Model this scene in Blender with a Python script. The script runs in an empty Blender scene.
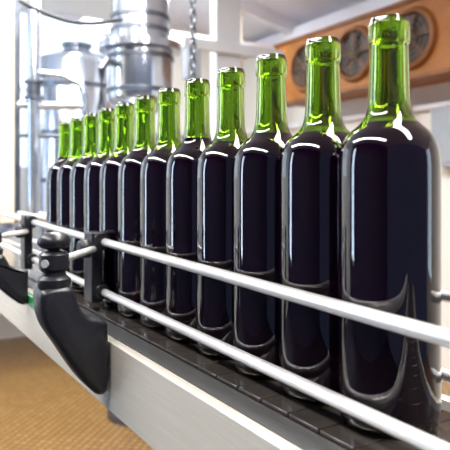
import bpy, bmesh, math, random
from mathutils import Vector, Matrix
random.seed(4)
sc=bpy.context.scene
sc.view_settings.view_transform='Standard'
sc.view_settings.exposure=0.24
T=0.95
D=.006   # chain sits slightly below the datum used for rails
# ---------------------------------------------------------------- materials
def mat(name,col=(.8,.8,.8),rough=.5,metal=0,noise=None,emit=None,spec=.5,bump=0,coat=0,scale=40,stretch=None):
    m=bpy.data.materials.new(name); m.use_nodes=True
    nt=m.node_tree; b=nt.nodes['Principled BSDF']
    b.inputs['Base Color'].default_value=(*col,1); b.inputs['Roughness'].default_value=rough
    b.inputs['Metallic'].default_value=metal; b.inputs['Specular IOR Level'].default_value=spec
    b.inputs['Coat Weight'].default_value=coat
    if emit:
        b.inputs['Emission Color'].default_value=(*emit[0],1); b.inputs['Emission Strength'].default_value=emit[1]
    if noise or bump:
        tc=nt.nodes.new('ShaderNodeTexCoord'); mp=nt.nodes.new('ShaderNodeMapping')
        if stretch: mp.inputs['Scale'].default_value=stretch
        nt.links.new(tc.outputs['Object'],mp.inputs['Vector'])
        n=nt.nodes.new('ShaderNodeTexNoise'); n.inputs['Scale'].default_value=scale; n.inputs['Detail'].default_value=4
        nt.links.new(mp.outputs[0],n.inputs['Vector'])
        if noise:
            r=nt.nodes.new('ShaderNodeValToRGB')
            r.color_ramp.elements[0].position=.3; r.color_ramp.elements[1].position=.7
            r.color_ramp.elements[0].color=(*col,1); r.color_ramp.elements[1].color=(*noise,1)
            nt.links.new(n.outputs['Fac'],r.inputs['Fac']); nt.links.new(r.outputs[0],b.inputs['Base Color'])
        if bump:
            bp=nt.nodes.new('ShaderNodeBump'); bp.inputs['Strength'].default_value=bump; bp.inputs['Distance'].default_value=.002
            nt.links.new(n.outputs['Fac'],bp.inputs['Height']); nt.links.new(bp.outputs[0],b.inputs['Normal'])
    return m
M_glass=mat('green_glass',(.38,.57,.045),0.0); b=M_glass.node_tree.nodes['Principled BSDF']
b.inputs['Transmission Weight'].default_value=1; b.inputs['IOR'].default_value=1.54
b.inputs['Coat Weight'].default_value=.4; b.inputs['Coat IOR'].default_value=1.7; b.inputs['Coat Roughness'].default_value=0
M_wine=mat('dark_wine',(.020,.002,.13),.4,noise=(.034,.003,.19),scale=10,spec=0)
M_rod=mat('satin_steel_rod',(.84,.82,.80),.30,.5,noise=(.92,.90,.88),scale=60,stretch=(40,1,40))
M_panel=mat('cream_steel_panel',(.78,.71,.60),.26,.35,noise=(.86,.80,.70),scale=12,stretch=(60,1,60))
M_steel=mat('tank_steel',(.50,.55,.62),.2,.92,noise=(.66,.70,.77),scale=6)
M_dsteel=mat('dark_steel',(.10,.11,.14),.3,.8,noise=(.18,.20,.23),scale=10)
M_flange=mat('edge_steel',(.13,.125,.12),.3,.5,noise=(.18,.175,.17),scale=30,stretch=(30,1,30))
M_slat=mat('chain_plate_steel',(.095,.078,.068),.2,.6,noise=(.13,.11,.095),scale=30)
M_black=mat('black_plastic',(.012,.012,.016),.34,noise=(.02,.02,.026),scale=200,bump=.05)
M_orange=mat('rusty_orange_metal',(.28,.092,.012),.55,.0,noise=(.44,.165,.028),scale=6)
M_dorange=mat('dark_orange_metal',(.17,.055,.010),.55,.0,noise=(.27,.10,.022),scale=10)
M_fan=mat('fan_dark',(.018,.010,.007),.5,.1,noise=(.03,.016,.01),scale=20)
M_blade=mat('fan_blade_brown',(.06,.025,.012),.5,.1,noise=(.09,.04,.02),scale=20)
M_guard=mat('fan_guard_wire',(.18,.13,.09),.4,.5,noise=(.24,.18,.12),scale=20)
M_wall=mat('white_wall_paint',(.92,.88,.80),.8,noise=(.88,.85,.79),scale=2)
M_ceil=mat('ceiling_paint',(.82,.80,.85),.8,noise=(.87,.85,.90),scale=3)
M_beam=mat('beam_paint',(.88,.86,.90),.7,noise=(.84,.82,.86),scale=5)
M_cream=mat('cream_paint',(.90,.80,.60),.5,noise=(.93,.84,.66),scale=5)
M_white=mat('pale_grey_post_paint',(.60,.61,.64),.45,noise=(.68,.69,.71),scale=5)
M_grey=mat('grey_box_paint',(.34,.37,.42),.5,noise=(.40,.43,.47),scale=8)
M_dwall=mat('dark_blue_wall_paint',(.025,.035,.075),.7,noise=(.035,.045,.09),scale=3)
M_red=mat('red_plastic',(.35,.05,.03),.4,noise=(.4,.08,.05),scale=8)
M_green=mat('green_plastic',(.03,.35,.10),.4,noise=(.05,.42,.14),scale=20)
M_pane=mat('window_daylight',(.8,.9,1),.3,emit=((.66,.84,1.0),1.15),noise=(.85,.93,1),scale=1)
M_pane2=mat('window_daylight_bright',(.8,.9,1),.3,emit=((.60,.76,1.0),9.0),noise=(.85,.93,1),scale=1)
M_edgeglow=mat('window_daylight_soft',(.8,.9,1),.3,emit=((.66,.80,1.0),2.5),noise=(.85,.93,1),scale=1)  # glow of the added right-hand window, for bottle edge highlights
M_floor=bpy.data.materials.new('brown_floor_tile'); M_floor.use_nodes=True
nt=M_floor.node_tree; b=nt.nodes['Principled BSDF']; b.inputs['Roughness'].default_value=.28; b.inputs['Metallic'].default_value=.3
tc=nt.nodes.new('ShaderNodeTexCoord'); mp=nt.nodes.new('ShaderNodeMapping'); mp.inputs['Rotation'].default_value=(0,0,.78)
br=nt.nodes.new('ShaderNodeTexBrick'); br.offset=0; br.inputs['Scale'].default_value=14
br.inputs['Brick Width'].default_value=.5; br.inputs['Row Height'].default_value=.5; br.inputs['Mortar Size'].default_value=.08; br.inputs['Mortar Smooth'].default_value=.6
br.inputs['Color1'].default_value=(.40,.225,.075,1); br.inputs['Color2'].default_value=(.50,.295,.11,1); br.inputs['Mortar'].default_value=(.17,.085,.026,1)
nt.links.new(tc.outputs['Object'],mp.inputs[0]); nt.links.new(mp.outputs[0],br.inputs['Vector']); nt.links.new(br.outputs['Color'],b.inputs['Base Color'])
M_rub=mat('rubber_mat_black',(.012,.012,.015),.7,noise=(.02,.02,.024),scale=60,bump=.2)

# ---------------------------------------------------------------- helpers
def obj(name,bm,m,parent=None,smooth=True,loc=(0,0,0),bevel=0,sharp=35):
    bmesh.ops.recalc_face_normals(bm,faces=bm.faces)
    if smooth:
        for f in bm.faces: f.smooth=True
        for e in bm.edges:
            if len(e.link_faces)==2 and e.calc_face_angle(0)>math.radians(sharp): e.smooth=False
    me=bpy.data.meshes.new(name); bm.to_mesh(me); bm.free()
    me.materials.append(m)
    ob=bpy.data.objects.new(name,me); sc.collection.objects.link(ob)
    ob.location=loc
    if parent: ob.parent=parent
    if bevel:
        md=ob.modifiers.new('bevel','BEVEL'); md.width=bevel; md.segments=4; md.limit_method='ANGLE'
    return ob
def empty(name,loc,label,cat,parent=None):
    e=bpy.data.objects.new(name,None); e.empty_display_size=.05; e.location=loc
    sc.collection.objects.link(e)
    if parent: e.parent=parent
    if label: e['label']=label; e['category']=cat
    return e
def tag(ob,label,cat,group=None):
    ob['label']=label; ob['category']=cat
    if group: ob['group']=group
def lathe(bm,prof,seg=48,c=(0,0,0),axis='Z'):
    rings=[]
    for r,z in prof:
        if r<1e-6: rings.append([bm.verts.new((0,0,z))])
        else: rings.append([bm.verts.new((r*math.cos(2*math.pi*i/seg),r*math.sin(2*math.pi*i/seg),z)) for i in range(seg)])
    for a,b_ in zip(rings,rings[1:]):
        for i in range(seg):
            j=(i+1)%seg
            if len(a)==1 and len(b_)==1: continue
            if len(a)==1: bm.faces.new((a[0],b_[i],b_[j]))
            elif len(b_)==1: bm.faces.new((a[i],a[j],b_[0]))
            else: bm.faces.new((a[i],a[j],b_[j],b_[i]))
    vs=[v for r in rings for v in r]
    M=Matrix.Identity(4)
    if axis=='X': M=Matrix.Rotation(math.pi/2,4,'Y')
    if axis=='-X': M=Matrix.Rotation(-math.pi/2,4,'Y')
    if axis=='Y': M=Matrix.Rotation(-math.pi/2,4,'X')
    bmesh.ops.transform(bm,matrix=Matrix.Translation(c)@M,verts=vs)
    return bm
def box(bm,x0,x1,y0,y1,z0,z1):
    v=[bm.verts.new(p) for p in [(x0,y0,z0),(x1,y0,z0),(x1,y1,z0),(x0,y1,z0),(x0,y0,z1),(x1,y0,z1),(x1,y1,z1),(x0,y1,z1)]]
    for f in [(0,3,2,1),(4,5,6,7),(0,1,5,4),(1,2,6,5),(2,3,7,6),(3,0,4,7)]: bm.faces.new([v[i] for i in f])
    return bm
def tube(bm,pts,r,seg=16,closed=False):
    pts=[Vector(p) for p in pts]; n=len(pts); rings=[]
    up=Vector((0,0,1))
    for i,p in enumerate(pts):
        if closed: d=(pts[(i+1)%n]-pts[i-1])
        else: d=(pts[min(i+1,n-1)]-pts[max(i-1,0)])
        d.normalize()
        a=d.cross(up)
        if a.length<.05: a=d.cross(Vector((1,0,0)))
        a.normalize(); b_=d.cross(a)
        rings.append([bm.verts.new(p+r*(a*math.cos(2*math.pi*k/seg)+b_*math.sin(2*math.pi*k/seg))) for k in range(seg)])
    rng=range(n) if closed else range(n-1)
    for i in rng:
        A=rings[i];B=rings[(i+1)%n]
        for k in range(seg): bm.faces.new((A[k],A[(k+1)%seg],B[(k+1)%seg],B[k]))
    if not closed: bm.faces.new(rings[0]); bm.faces.new(rings[-1][::-1])
    return bm
NB=bmesh.new
# ---------------------------------------------------------------- bottles
def spline(pts,n=4):
    out=[]
    for i in range(len(pts)-1):
        p0=pts[max(i-1,0)];p1=pts[i];p2=pts[i+1];p3=pts[min(i+2,len(pts)-1)]
        for k in range(n):
            t=k/n
            out.append(tuple(.5*((2*p1[j])+(-p0[j]+p2[j])*t+(2*p0[j]-5*p1[j]+4*p2[j]-p3[j])*t*t+(-p0[j]+3*p1[j]-3*p2[j]+p3[j])*t**3) for j in (0,1)))
    out.append(pts[-1]); return out
def up(L): return [(r,z+(D if z>.05 else 0)) for r,z in L]
sh=spline([(.0384,.180),(.0383,.191),(.0375,.2012),(.0352,.2098),(.0306,.2172),(.0245,.2228),(.0192,.2290),(.0166,.2370),(.0156,.247),(.0151,.260),(.0147,.273),(.0144,.2845)],3)
outer=up([(0,.020),(.012,.017),(.022,.008),(.029,.001),(.0325,0),(.0361,.002),(.0378,.006),(.0384,.012),(.0384,.06),(.0384,.12)]+sh+[(.0145,.2855),(.0153,.2863),(.0157,.288),(.0157,.3005),(.0153,.3018),(.0147,.3024),(.0146,.3045),(.0138,.306),(.0112,.306)])
inn=up(spline([(.0097,.268),(.0100,.257),(.0107,.247),(.0126,.2365),(.0168,.2275),(.0232,.2190),(.0298,.2112),(.0333,.203),(.0346,.192),(.0350,.180)],3))
inner=up([(.0104,.3048),(.0098,.300)])+inn+[(.0351,.126),(.0351,.02),(.0335,.010),(.028,.008),(.020,.014),(.010,.0215),(0,.0235)]
def wineprof(level):
    L=[(.0,.0232),(.010,.0212),(.020,.0137),(.028,.0077),(.034,.0097),(.0358,.02),(.0358,.126)]
    U=[(.0358,.126)]+[(r+.0006,z) for r,z in inn[::-1]]
    for a,b_ in zip(U,U[1:]):
        if b_[1]<level: L.append(b_)
        else:
            t=(level-a[1])/(b_[1]-a[1]); r=a[0]+(b_[0]-a[0])*t
            L+= [(r,level),(r-.0015,level-.0006),(0,level-.0006)]; break
    return L
bm=lathe(NB(),outer+inner,96); glass_me=obj('glass',bm,M_glass,sharp=50)
levels=[.2300,.2340,.227,.241,.2295]
wines=[]
for i,l in enumerate(levels):
    ob=obj('wine',lathe(NB(),wineprof(l),64),M_wine,sharp=60); wines.append(ob.data)
    if i: bpy.data.objects.remove(ob)
    else: wine_me=ob
BX,BY,SP=.3510,.3335,.078
base=empty('wine_bottle',(BX,BY,T),None,None)
for p in (glass_me,wine_me): p.parent=base
parts=[glass_me,wine_me]
order=[0,2,1,4,3,0,1,2,4,1,0,3]
lab='open green glass bottle of dark red wine, unlabelled, on conveyor chain'
for k in range(0,12):
    if k==0: b0=base
    else:
        b0=base.copy(); sc.collection.objects.link(b0)
        for p in parts:
            q=p.copy(); q.parent=b0; sc.collection.objects.link(q)
            if p is wine_me: q.data=wines[order[k]]
    b0.location=(BX+random.uniform(-.0006,.0006),BY+SP*k,T-D+.0002)
    b0.rotation_euler=(0,0,random.uniform(0,6))
    b0['label']=lab; b0['category']='wine bottle'; b0['group']='row of wine bottles on the conveyor'
# ---------------------------------------------------------------- conveyor
Y0,Y1=-.45,2.5
con=empty('conveyor',(BX,.9,0),'stainless steel bottle conveyor with twin guide rails and black plastic brackets','conveyor')
def P(ob):
    ob.parent=con; ob.matrix_parent_inverse=Matrix.Translation((-BX,-.9,0)); return ob
def cpanel(xo,sgn):
    bm=NB(); pr=[(0,-.009),(0,-.092),(.018,-.092),(.018,-.089),(.003,-.089),(.003,-.012),(.012,-.012),(.012,-.009)]
    A=[bm.verts.new((xo+sgn*x,Y0,T+z)) for x,z in pr]; B=[bm.verts.new((xo+sgn*x,Y1,T+z)) for x,z in pr]
    n=len(pr)
    for i in range(n): bm.faces.new((A[i],A[(i+1)%n],B[(i+1)%n],B[i]))
    bm.faces.new(A); bm.faces.new(B[::-1]); return bm
P(obj('side_panel',cpanel(.255,1),M_panel,bevel=.0015))
P(obj('side_panel',cpanel(.446,-1),M_panel,bevel=.0015))
C=T-D
bm=NB(); box(bm,.2675,.292,Y0,Y1,C-.0065,C-.0030); P(obj('wear_strip',bm,M_flange,smooth=False))
bm=NB(); box(bm,.409,.4335,Y0,Y1,C-.0065,C-.0030); P(obj('wear_strip',bm,M_flange,smooth=False))
bm=NB(); y=Y0
while y<Y1-.038:
    box(bm,.294,.407,y+.0004,y+.0371,C-.004,C)
    y+=.0381
P(obj('chain_plates',bm,M_slat,bevel=.0007))
bm=NB(); box(bm,.272,.43,Y0,Y1,C-.012,C-.0066); P(obj('chain_bed',bm,M_dsteel,smooth=False))
bm=NB(); box(bm,.2505,.2548,1.02,1.50,T-.030,T-.012); P(obj('green_strip',bm,M_green,bevel=.001))
for ly in (-.2,2.42):
    for lx in (.276,.425):
        bm=NB(); box(bm,lx-.016,lx+.016,ly-.02,ly+.02,.012,C-.0125)
        lathe(bm,[(0,0),(.035,0),(.035,.008),(.012,.014),(.012,.03),(0,.03)],24,(lx,ly,0))
        P(obj('leg',bm,M_panel))
    bm=NB(); box(bm,.292,.409,ly-.015,ly+.015,.3,.33); P(obj('cross_brace',bm,M_panel,smooth=False))
def rail(x0,z0,x1,z1,y0,y1,r=.006):
    bm=NB(); n=12
    pts=[(x0+(x1-x0)*i/n,y0+(y1-y0)*i/n,T+z0+(z1-z0)*i/n) for i in range(n+1)]
    tube(bm,pts,r,24); return P(obj('guide_rail',bm,M_rod))
rail(.3050,.081,.3050,.115,.1,1.80,.0057)
rail(.3050,.0125,.3050,.035,.1,1.80,.0055)
rail(.4140,.085,.4140,.100,.26,1.9,.005)
rail(.4140,.020,.4140,.028,.26,1.9,.005)
def bracket(yb,yc,ds=1.0,knob=True):
    ctrl=[(.172,.046),(.174,.058),(.190,.062),(.208,.060),(.2140,.047),(.219,.034),(.227,.0255),(.238,.022),(.2495,.017),(.2515,.006),(.2515,-.050),(.2495,-.066),(.240,-.069),(.226,-.056),(.210,-.034),(.194,-.008),(.180,.014),(.174,.030)]
    n0=len(ctrl); pr=[]
    for i in range(n0):
        p0,p1,p2,p3=ctrl[i-1],ctrl[i],ctrl[(i+1)%n0],ctrl[(i+2)%n0]
        for k in range(3):
            t=k/3
            pr.append(tuple(.5*((2*p1[j])+(-p0[j]+p2[j])*t+(2*p0[j]-5*p1[j]+4*p2[j]-p3[j])*t*t+(-p0[j]+3*p1[j]-3*p2[j]+p3[j])*t**3) for j in (0,1)))
    pr=[(min(x,.2525) if knob else min(x,.250),.061-(.061-z)*ds) for x,z in pr]
    br=empty('rail_bracket',(.19,yb,T),None,None); P(br)
    def Q(o): 
        o.parent=br; o.matrix_parent_inverse=Matrix.Translation((-.19,-yb,-T)); return o
    bm=NB(); h=.021; n=len(pr); R=[]
    for yy,ins in ((-h,.0055),(-h+.0008,.0034),(-h+.003,.0012),(-h+.006,0),(h-.006,0),(h-.003,.0012),(h-.0008,.0034),(h,.0055)):
        ring=[]
        for i,(x,z) in enumerate(pr):
            a=Vector(pr[i-1]); b_=Vector(pr[(i+1)%n]); t=(b_-a).normalized(); nn=Vector((t.y,-t.x))
            ring.append(bm.verts.new((x+nn.x*ins,yb+yy,T+z+nn.y*ins)))
        R.append(ring)
    for A,B in zip(R,R[1:]):
        for i in range(n): bm.faces.new((A[i],A[(i+1)%n],B[(i+1)%n],B[i]))
    bm.faces.new(R[0]); bm.faces.new(R[-1][::-1])
    Q(obj('bracket_arm',bm,M_black,sharp=75))
    bm=NB(); lathe(bm,[(0,0),(.018,0),(.019,.004),(.019,.010),(.014,.014),(.013,.018),(.017,.022),(.017,.038),(.013,.042),(0,.042)],32,(.192,yb,T+.060))
    Q(obj('clamp_post',bm,M_black))
    if knob:
        bm=NB(); lathe(bm,[(0,0),(.008,0),(.008,.003),(.015,.005),(.0185,.009),(.0190,.013),(.0165,.018),(.010,.022),(0,.0235)],32,(.192,yb,T+.101))
        Q(obj('knob',bm,M_black))
    bm=NB(); tube(bm,[(.178,yb-.012,T+.089),(.192,yb,T+.089),(.300,yc,T+.086)],.0048,16)
    Q(obj('support_rod',bm,M_rod))
    zt=T+.081+(yc-.1)*.02+.004
    bm=NB()
    box(bm,.286,.303,yc-.018,yc+.018,T+.008,zt+.010)
    lathe(bm,[(0,-.02),(.012,-.02),(.0135,-.017),(.0135,.017),(.012,.02),(0,.02)],24,(.301,yc,zt-.003),'Y')
    lathe(bm,[(0,-.02),(.010,-.02),(.0115,-.017),(.0115,.017),(.010,.02),(0,.02)],24,(.302,yc,T+.0135+(yc-.1)*.0135),'Y')
    lathe(bm,[(0,0),(.014,0),(.014,.012),(.011,.016),(0,.016)],24,(.288,yc,T+.086),'-X')
    Q(obj('clamp_head',bm,M_black,bevel=.0025))
bracket(.70,.862)
bracket(1.09,1.28,.68,False)
# ---------------------------------------------------------------- background machines
def tank(name,x,y,r,zb,zt,label,z0=0,m=M_steel):
    e=empty(name,(x,y,z0),label,'tank'); zb-=z0; zt-=z0
    bm=NB(); h=zt-zb
    lathe(bm,[(0,zb),(r*.3,zb+.02),(r*.96,zb+r*.35),(r,zb+r*.4),(r,zt-r*.35),(r*.93,zt-r*.2),(r*.6,zt-r*.05),(r*.25,zt),(0,zt)],48)
    obj('tank_body',bm,m,e)
    for fr in (.3,.55,.8):
        bm=NB(); zc=zb+h*fr; lathe(bm,[(r*1.0,zc-.015),(r*1.03,zc-.012),(r*1.03,zc+.012),(r*1.0,zc+.015),(r*.99,zc+.0),(r*1.0,zc-.015)],48); obj('band',bm,M_dsteel,e)
    bm=NB(); lathe(bm,[(0,zt-.02),(r*.3,zt-.02),(r*.3,zt+.04),(r*.36,zt+.04),(r*.36,zt+.06),(0,zt+.07)],32); obj('lid',bm,M_dsteel,e)
    for i in range(3):
        a=i*2.094+.5; px,py=r*.8*math.cos(a),r*.8*math.sin(a)
        bm=NB(); tube(bm,[(px,py,.006),(px,py,zb+r*.45)],.02,12); lathe(bm,[(0,0),(.04,0),(.04,.008),(0,.012)],16,(px,py,0)); obj('leg',bm,m,e)
    return e
PZ=.60
tank('steel_tank',1.27,4.06,.29,.80,2.05,'wide shiny stainless tank with dark bands on wall platform',PZ)
tank('steel_tank',.70,4.30,.22,.78,2.28,'narrower shiny stainless tank on wall platform by the window',PZ)
pf=empty('tank_platform',(1.0,4.7,PZ),'grey steel wall platform carrying the stainless tanks','platform')
bm=NB(); box(bm,-.6,.6,-.95,0,-.04,-.001); obj('deck',bm,M_grey,pf,smooth=False)
for bx_ in (-.55,0,.55):
    bm=NB(); v=[bm.verts.new((bx_+s,yy,zz)) for s in (-.015,.015) for yy,zz in ((0,-.04),(-.8,-.04),(0,-.25))]
    bm.faces.new(v[:3]); bm.faces.new(v[3:][::-1])
    for a,b_ in ((0,1),(1,2),(2,0)): bm.faces.new((v[a],v[b_],v[b_+3],v[a+3]))
    obj('support_bracket',bm,M_grey,pf,smooth=False)
f=empty('filling_machine',(1.19,2.78,0),'stainless steel bottle filling machine with tall banded hopper','machine')
bm=NB(); lathe(bm,[(0,1.46),(.03,1.46),(.155,1.55),(.162,1.57),(.162,1.79),(.205,1.80),(.205,1.835),(.142,1.84),(.142,2.65),(0,2.65)],48); obj('hopper',bm,M_steel,f)
for r_,z_ in ((.162,1.60),(.162,1.765),(.142,1.90),(.142,1.965)):
    bm=NB(); lathe(bm,[(r_+.001,z_-.012),(r_+.007,z_-.009),(r_+.007,z_+.009),(r_+.001,z_+.012),(r_-.001,z_),(r_+.001,z_-.012)],48); obj('band',bm,M_dsteel,f)
bm=NB(); lathe(bm,[(0,1.2),(.26,1.2),(.27,1.22),(.27,1.36),(.25,1.38),(0,1.38)],48); obj('filler_carousel',bm,M_steel,f)
bm=NB(); lathe(bm,[(0,.0),(.16,0),(.16,.03),(.07,.05),(.07,1.6),(0,1.6)],32); obj('column',bm,M_dsteel,f)
for i in range(10):
    a=i*math.pi/5; bm=NB(); x_,y_=.23*math.cos(a),.23*math.sin(a)
    lathe(bm,[(0,1.0),(.008,1.0),(.008,1.08),(.018,1.09),(.018,1.2),(0,1.2)],16,(x_,y_,0)); obj('filling_nozzle',bm,M_rod,f)
bm=NB()
tube(bm,[(-.13,-.05,1.72),(-.20,-.08,1.72),(-.23,-.09,1.68),(-.235,-.09,1.5),(-.23,-.08,1.3)],.018,12); obj('pipe',bm,M_dsteel,f)
gf=empty('guard_frame',(.52,2.62,2.9),'cream painted metal frame hanging from the roof around the machines','frame')
zc_=lambda x:2.42+(3-x)*.22-2.9
for x_,y_ in ((0,0),(.0,.75),(-.62,0)):
    bm=NB(); box(bm,x_-.028,x_+.028,y_-.028,y_+.028,-1.92,zc_(.52+x_+.03)); obj('post',bm,M_cream,gf,bevel=.004)
for z_ in (-.64,-1.91):
    bm=NB(); box(bm,-.592,-.028,-.02,.02,z_,z_+.04); obj('crossbar',bm,M_cream,gf,bevel=.004)
    bm=NB(); box(bm,-.02,.02,.028,.722,z_,z_+.04); obj('crossbar',bm,M_cream,gf,bevel=.004)
pw=empty('pipework',(.9,3.2,2.8),'bright stainless steel pipework hanging from roof beside the tanks','pipes')
def pp(pts,r,m=M_steel,nm='pipe'):
    bm=NB(); tube(bm,pts,r,14); ob=obj(nm,bm,m,pw); ob.matrix_parent_inverse=Matrix.Translation((-.9,-3.2,-2.8))
pp([(.60,3.3,.97),(1.10,3.1,.97)],.03,M_steel,'manifold')
pp([(.70,3.26,.97),(.70,3.26,2.90)],.018,M_dsteel)
pp([(.78,3.228,.97),(.78,3.228,2.88)],.034)
pp([(.70,3.26,1.56),(1.02,3.132,1.56)],.022)
pp([(.66,3.276,1.40),(1.04,3.124,1.40)],.012,M_dsteel)
pp([(1.02,3.132,.97),(1.02,3.132,1.62),(1.0,3.14,1.68),(.92,3.17,1.72),(.78,3.228,1.73)],.022)
for (vx,vy,vz) in ((.78,3.228,1.64),):
    bm=NB(); lathe(bm,[(0,-.05),(.05,-.05),(.05,-.035),(.037,-.03),(.037,.03),(.05,.035),(.05,.05),(0,.05)],24,(vx,vy,vz)); 
    ob=obj('valve',bm,M_dsteel,pw); ob.matrix_parent_inverse=Matrix.Translation((-.9,-3.2,-2.8))
def pipe(name,pts,r,m,label,cat='pipe'):
    bm=NB(); tube(bm,pts,r,14); ob=obj(name,bm,m); tag(ob,label,cat); return ob
mp_=empty('machine_post',(1.88,3.10,0),'pale grey rectangular steel machine post with short horizontal arm','post')
bm=NB(); box(bm,-.085,.085,-.04,.04,0,2.62); box(bm,-.11,.11,-.08,.08,0,.015); obj('upright',bm,M_white,mp_,bevel=.004)
bm=NB(); box(bm,-.32,.38,-.085,-.041,1.92,1.98); obj('arm',bm,M_white,mp_,bevel=.004)
bm=NB(); box(bm,-.31,-.22,-.10,-.03,1.74,1.919); obj('gear_motor',bm,M_grey,mp_,bevel=.01)
hose=[]
for i in range(25):
    t=i/24; hose.append((.555+.44*t,2.55-.02*t,1.895-.05*math.sin(math.pi*t)-.02*t))
pipe('rubber_hose',hose,.009,M_black,'thin black rubber hose sagging from the cream frame','hose')
bm=NB(); box(bm,-.055,.055,-.055,.055,0,2.52); box(bm,-.075,.075,-.075,.075,0,.02)
ob=obj('support_column',bm,M_cream,loc=(2.376,3.82,0)); tag(ob,'square cream painted steel support column','column')
bm=NB(); box(bm,1.2,2.95,3.70,3.76,2.12,2.2); ob=obj('cross_beam',bm,M_beam,smooth=False); tag(ob,'white painted steel beam spanning column to wall','beam')
# chain
bm=NB(); cz=2.80; i=0
while cz>1.3:
    pts=[]
    for k in range(14):
        a=2*math.pi*k/14
        u=.011*math.cos(a); w=.021*math.sin(a)
        pts.append((u,0,cz+w) if i%2==0 else (0,u,cz+w))
    A=[Vector(p) for p in pts]
    rings=[]
    nrm=Vector((0,1,0)) if i%2==0 else Vector((1,0,0))
    for k,p in enumerate(A):
        d=(A[(k+1)%14]-A[k-1]).normalized(); s=d.cross(nrm)
        rings.append([bm.verts.new(p+.0045*(s*math.cos(q*math.pi/3)+nrm*math.sin(q*math.pi/3))) for q in range(6)])
    for k in range(14):
        for q in range(6): bm.faces.new((rings[k][q],rings[k][(q+1)%6],rings[(k+1)%14][(q+1)%6],rings[(k+1)%14][q]))
    cz-=.032; i+=1
ob=obj('hoist_chain',bm,M_dsteel,loc=(1.181,2.206,0)); tag(ob,'dark steel link chain hanging from the roof','chain')
# ---------------------------------------------------------------- evaporator
ev=empty('evaporator_cooler',(2.82,2.7,1.755),'weathered orange wall-mounted evaporator cooler with dark round fans','cooling unit')
H=.44; L0,L1=-.98,1.0
bm=NB(); box(bm,-.13,.18,L0,L1,.0,H); obj('casing',bm,M_orange,ev,bevel=.012)
bm=NB(); box(bm,-.145,.0,L0-.01,L1+.01,H-.012,H+.012); obj('edge_flange',bm,M_dorange,ev,bevel=.003)
bm=NB(); box(bm,-.145,.0,L0-.01,L1+.01,-.012,.012); obj('edge_flange',bm,M_dorange,ev,bevel=.003)
for fy in (-.80,-.32,.14,.62):
    c=(-.13,fy,H/2)
    bm=NB(); lathe(bm,[(.145,0),(.178,0),(.178,.010),(.168,.03),(.152,.036),(.145,.03),(.145,0)],48,c,'-X'); obj('fan_ring',bm,M_dorange,ev)
    bm=NB(); lathe(bm,[(0,0),(.146,0),(.146,.003),(0,.003)],40,c,'-X'); obj('fan_opening',bm,M_fan,ev,smooth=False)
    bm=NB(); lathe(bm,[(0,0),(.038,0),(.038,.012),(.02,.018),(0,.018)],24,(-.133,fy,H/2),'-X')
    for k in range(5):
        a=k*2*math.pi/5+.3
        vs=[]
        for rr,da in ((.03,-.35),(.135,-.30),(.135,.30),(.03,.35)):
            vs.append(bm.verts.new((-.142-(da*.02),fy+rr*math.cos(a+da),H/2+rr*math.sin(a+da))))
        bm.faces.new(vs)
    obj('fan_blade',bm,M_blade,ev,smooth=False)
    bm=NB()
    for rr in (.03,.06,.09,.12):
        tube(bm,[(-.164,fy+rr*math.cos(2*math.pi*k/28),H/2+rr*math.sin(2*math.pi*k/28)) for k in range(28)],.0018,6,True)
    for k in range(4):
        a=k*math.pi/4; tube(bm,[(-.164,fy-.156*math.cos(a),H/2-.156*math.sin(a)),(-.164,fy+.156*math.cos(a),H/2+.156*math.sin(a))],.0022,6)
    obj('fan_guard',bm,M_guard,ev)
bm=NB(); box(bm,-.06,.06,-.13,.13,-.17,.17); box(bm,-.066,-.06,-.11,.11,-.15,.15)
ob=obj('electrical_box',bm,M_grey,loc=(2.94,2.28,1.42),bevel=.006); tag(ob,'grey electrical box mounted on the white wall','electrical box')
pipe('wall_conduit',[(2.97,3.5,0),(2.97,3.5,1.735)],.018,M_grey,'grey vertical conduit on the white wall')
pipe('wall_conduit',[(2.965,.5,1.62),(2.965,4.6,1.62)],.02,M_beam,'white horizontal conduit along the wall')
pipe('drain_pipe',[(2.92,2.62,0),(2.92,2.62,1.74)],.02,M_red,'dark red drain pipe below the cooling unit')
bm=NB(); box(bm,-2.98,.235,-2.48,4.6,.001,.012); ob=obj('rubber_mat',bm,M_rub,smooth=False); tag(ob,'black rubber work mat on the tiled floor','mat')  # added out of view so the bottles do not mirror the bright floor
# ---------------------------------------------------------------- shell
def struct(name,bm,m):
    ob=obj(name,bm,m,smooth=False); ob['kind']='structure'; return ob
bm=NB(); box(bm,-3,3.1,-2.5,4.9,-.1,0); struct('floor',bm,M_floor)
bm=NB(); box(bm,3,3.1,-2.5,-2.2,0,2.42); box(bm,3,3.1,-1.3,4.9,0,2.42); box(bm,3,3.1,-2.2,-1.3,0,.6); box(bm,3,3.1,-2.2,-1.3,2.2,2.42); struct('wall_right',bm,M_wall)
bm=NB(); box(bm,3.0,3.05,-2.2,-2.16,.6,2.2); box(bm,3.0,3.05,-1.34,-1.3,.6,2.2); wp=struct('window_4',bm,M_beam)  # window added out of view to put streaks on the bottles' right edges
bm=NB(); box(bm,3.07,3.075,-2.2,-1.3,.6,2.2); obj('window_pane',bm,M_edgeglow,wp,smooth=False)
bm=NB()
wins=[(-1.6,-.2,1.2,2.5),(.25,1.75,1.25,2.5)]
xs=[-3]+[v for w in wins for v in w[:2]]+[3.0]
for i in range(0,len(xs),2): box(bm,xs[i],xs[i+1],4.7,4.8,0,3.6)
for w in wins: box(bm,w[0],w[1],4.7,4.8,0,w[2]); box(bm,w[0],w[1],4.7,4.8,w[3],3.6)
struct('wall_back',bm,M_wall)
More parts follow.
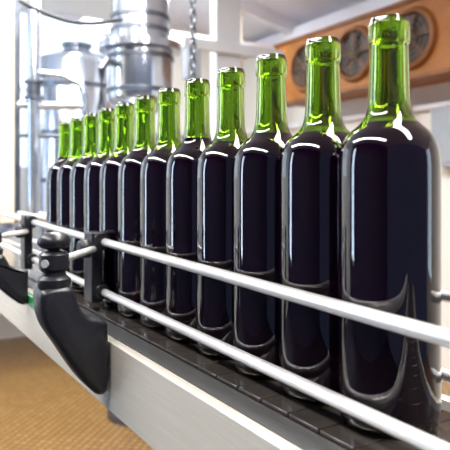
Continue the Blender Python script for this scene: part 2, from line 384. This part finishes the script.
for n,w in enumerate(wins):
    bm=NB(); a,b_,c,d=w
    for q in (a+.02,(a+b_)/2,b_-.02): box(bm,q-.02,q+.02,4.705,4.76,c,d)
    for q in (c+.02,(c+d)/2,d-.02): box(bm,a,b_,4.708,4.757,q-.02,q+.02)
    wf=struct('window_%d'%(n+1),bm,M_beam)
    bm=NB(); box(bm,a,b_,4.77,4.775,c,d); g_=obj('window_pane',bm,M_pane,wf,smooth=False)
bm=NB(); lw=[(3.2,4.0,.5,3.0)]
ys=[-2.5]+[v for w in lw for v in w[:2]]+[4.7]
for i in range(0,len(ys),2): box(bm,-3.1,-3,ys[i],ys[i+1],0,3.7)
for w in lw: box(bm,-3.1,-3,w[0],w[1],0,w[2]); box(bm,-3.1,-3,w[0],w[1],w[3],3.7)
struct('wall_left',bm,M_dwall)
for n,w in enumerate(lw):
    bm=NB(); a,b_,c,d=w
    for q in (a+.02,b_-.02): box(bm,-3.06,-3.005,q-.02,q+.02,c,d)
    for q in (c+.02,d-.02): box(bm,-3.057,-3.008,a,b_,q-.02,q+.02)
    wf=struct('window_%d'%(n+3),bm,M_beam)
    bm=NB(); box(bm,-3.08,-3.075,a,b_,c,d); obj('window_pane',bm,M_pane2,wf,smooth=False)
bm=NB()
def cz_(x): return 2.42+(3-x)*.22
v=[bm.verts.new(p) for p in [(3.1,-2.5,cz_(3.1)),(-3,-2.5,cz_(-3)),(-3,4.9,cz_(-3)),(3.1,4.9,cz_(3.1))]]
bm.faces.new(v)
r=bmesh.ops.extrude_face_region(bm,geom=bm.faces[:]); bmesh.ops.translate(bm,vec=(0,0,.08),verts=[q for q in r['geom'] if isinstance(q,bmesh.types.BMVert)])
struct('ceiling',bm,M_ceil)
for i,yy in enumerate([-1.2,0.5,2.1,3.8]):
    bm=NB(); A=[]
    for y_ in (yy-.04,yy+.04):
        A.append([bm.verts.new(p) for p in [(3,y_,cz_(3)-.10),(-3,y_,cz_(-3)-.10),(-3,y_,cz_(-3)),(3,y_,cz_(3))]])
    for k in range(4): bm.faces.new((A[0][k],A[0][(k+1)%4],A[1][(k+1)%4],A[1][k]))
    bm.faces.new(A[0]); bm.faces.new(A[1][::-1]); struct('trim_%d'%(i+1),bm,M_beam)
bm=NB(); box(bm,2.9,3.0,-2.5,4.7,2.30,2.38); struct('trim_8',bm,M_beam)
# ---------------------------------------------------------------- lamps
def area(loc,size,sy,power,rot=(0,0,0),col=(1,1,1)):
    l=bpy.data.lights.new('lamp','AREA'); l.shape='RECTANGLE'; l.size=size; l.size_y=sy; l.energy=power; l.color=col
    ob=bpy.data.objects.new('ceiling_lamp_light',l); ob.location=loc; ob.rotation_euler=rot; sc.collection.objects.link(ob); return ob
area((.75,1.2,2.5),.3,4.4,115,col=(1,.98,.95))
area((-1.0,1.2,2.85),.3,3.6,110,col=(1,.98,.95))
area((1.6,3.6,2.45),1.2,.2,24,col=(.92,.96,1))
w=bpy.data.worlds.new('world'); sc.world=w; w.use_nodes=True
w.node_tree.nodes['Background'].inputs[0].default_value=(.42,.55,1,1); w.node_tree.nodes['Background'].inputs[1].default_value=.19
# ---------------------------------------------------------------- camera
cd=bpy.data.cameras.new('camera'); cam=bpy.data.objects.new('camera',cd); sc.collection.objects.link(cam)
cam.location=(0,0,T+.175); cam.rotation_euler=(math.pi/2,0,-math.radians(31.2))
cd.sensor_width=36; cd.lens=36*602/450; cd.shift_y=-37/450; cd.clip_start=.01
cd.dof.use_dof=True; cd.dof.focus_distance=.62; cd.dof.aperture_fstop=10
sc.camera=cam
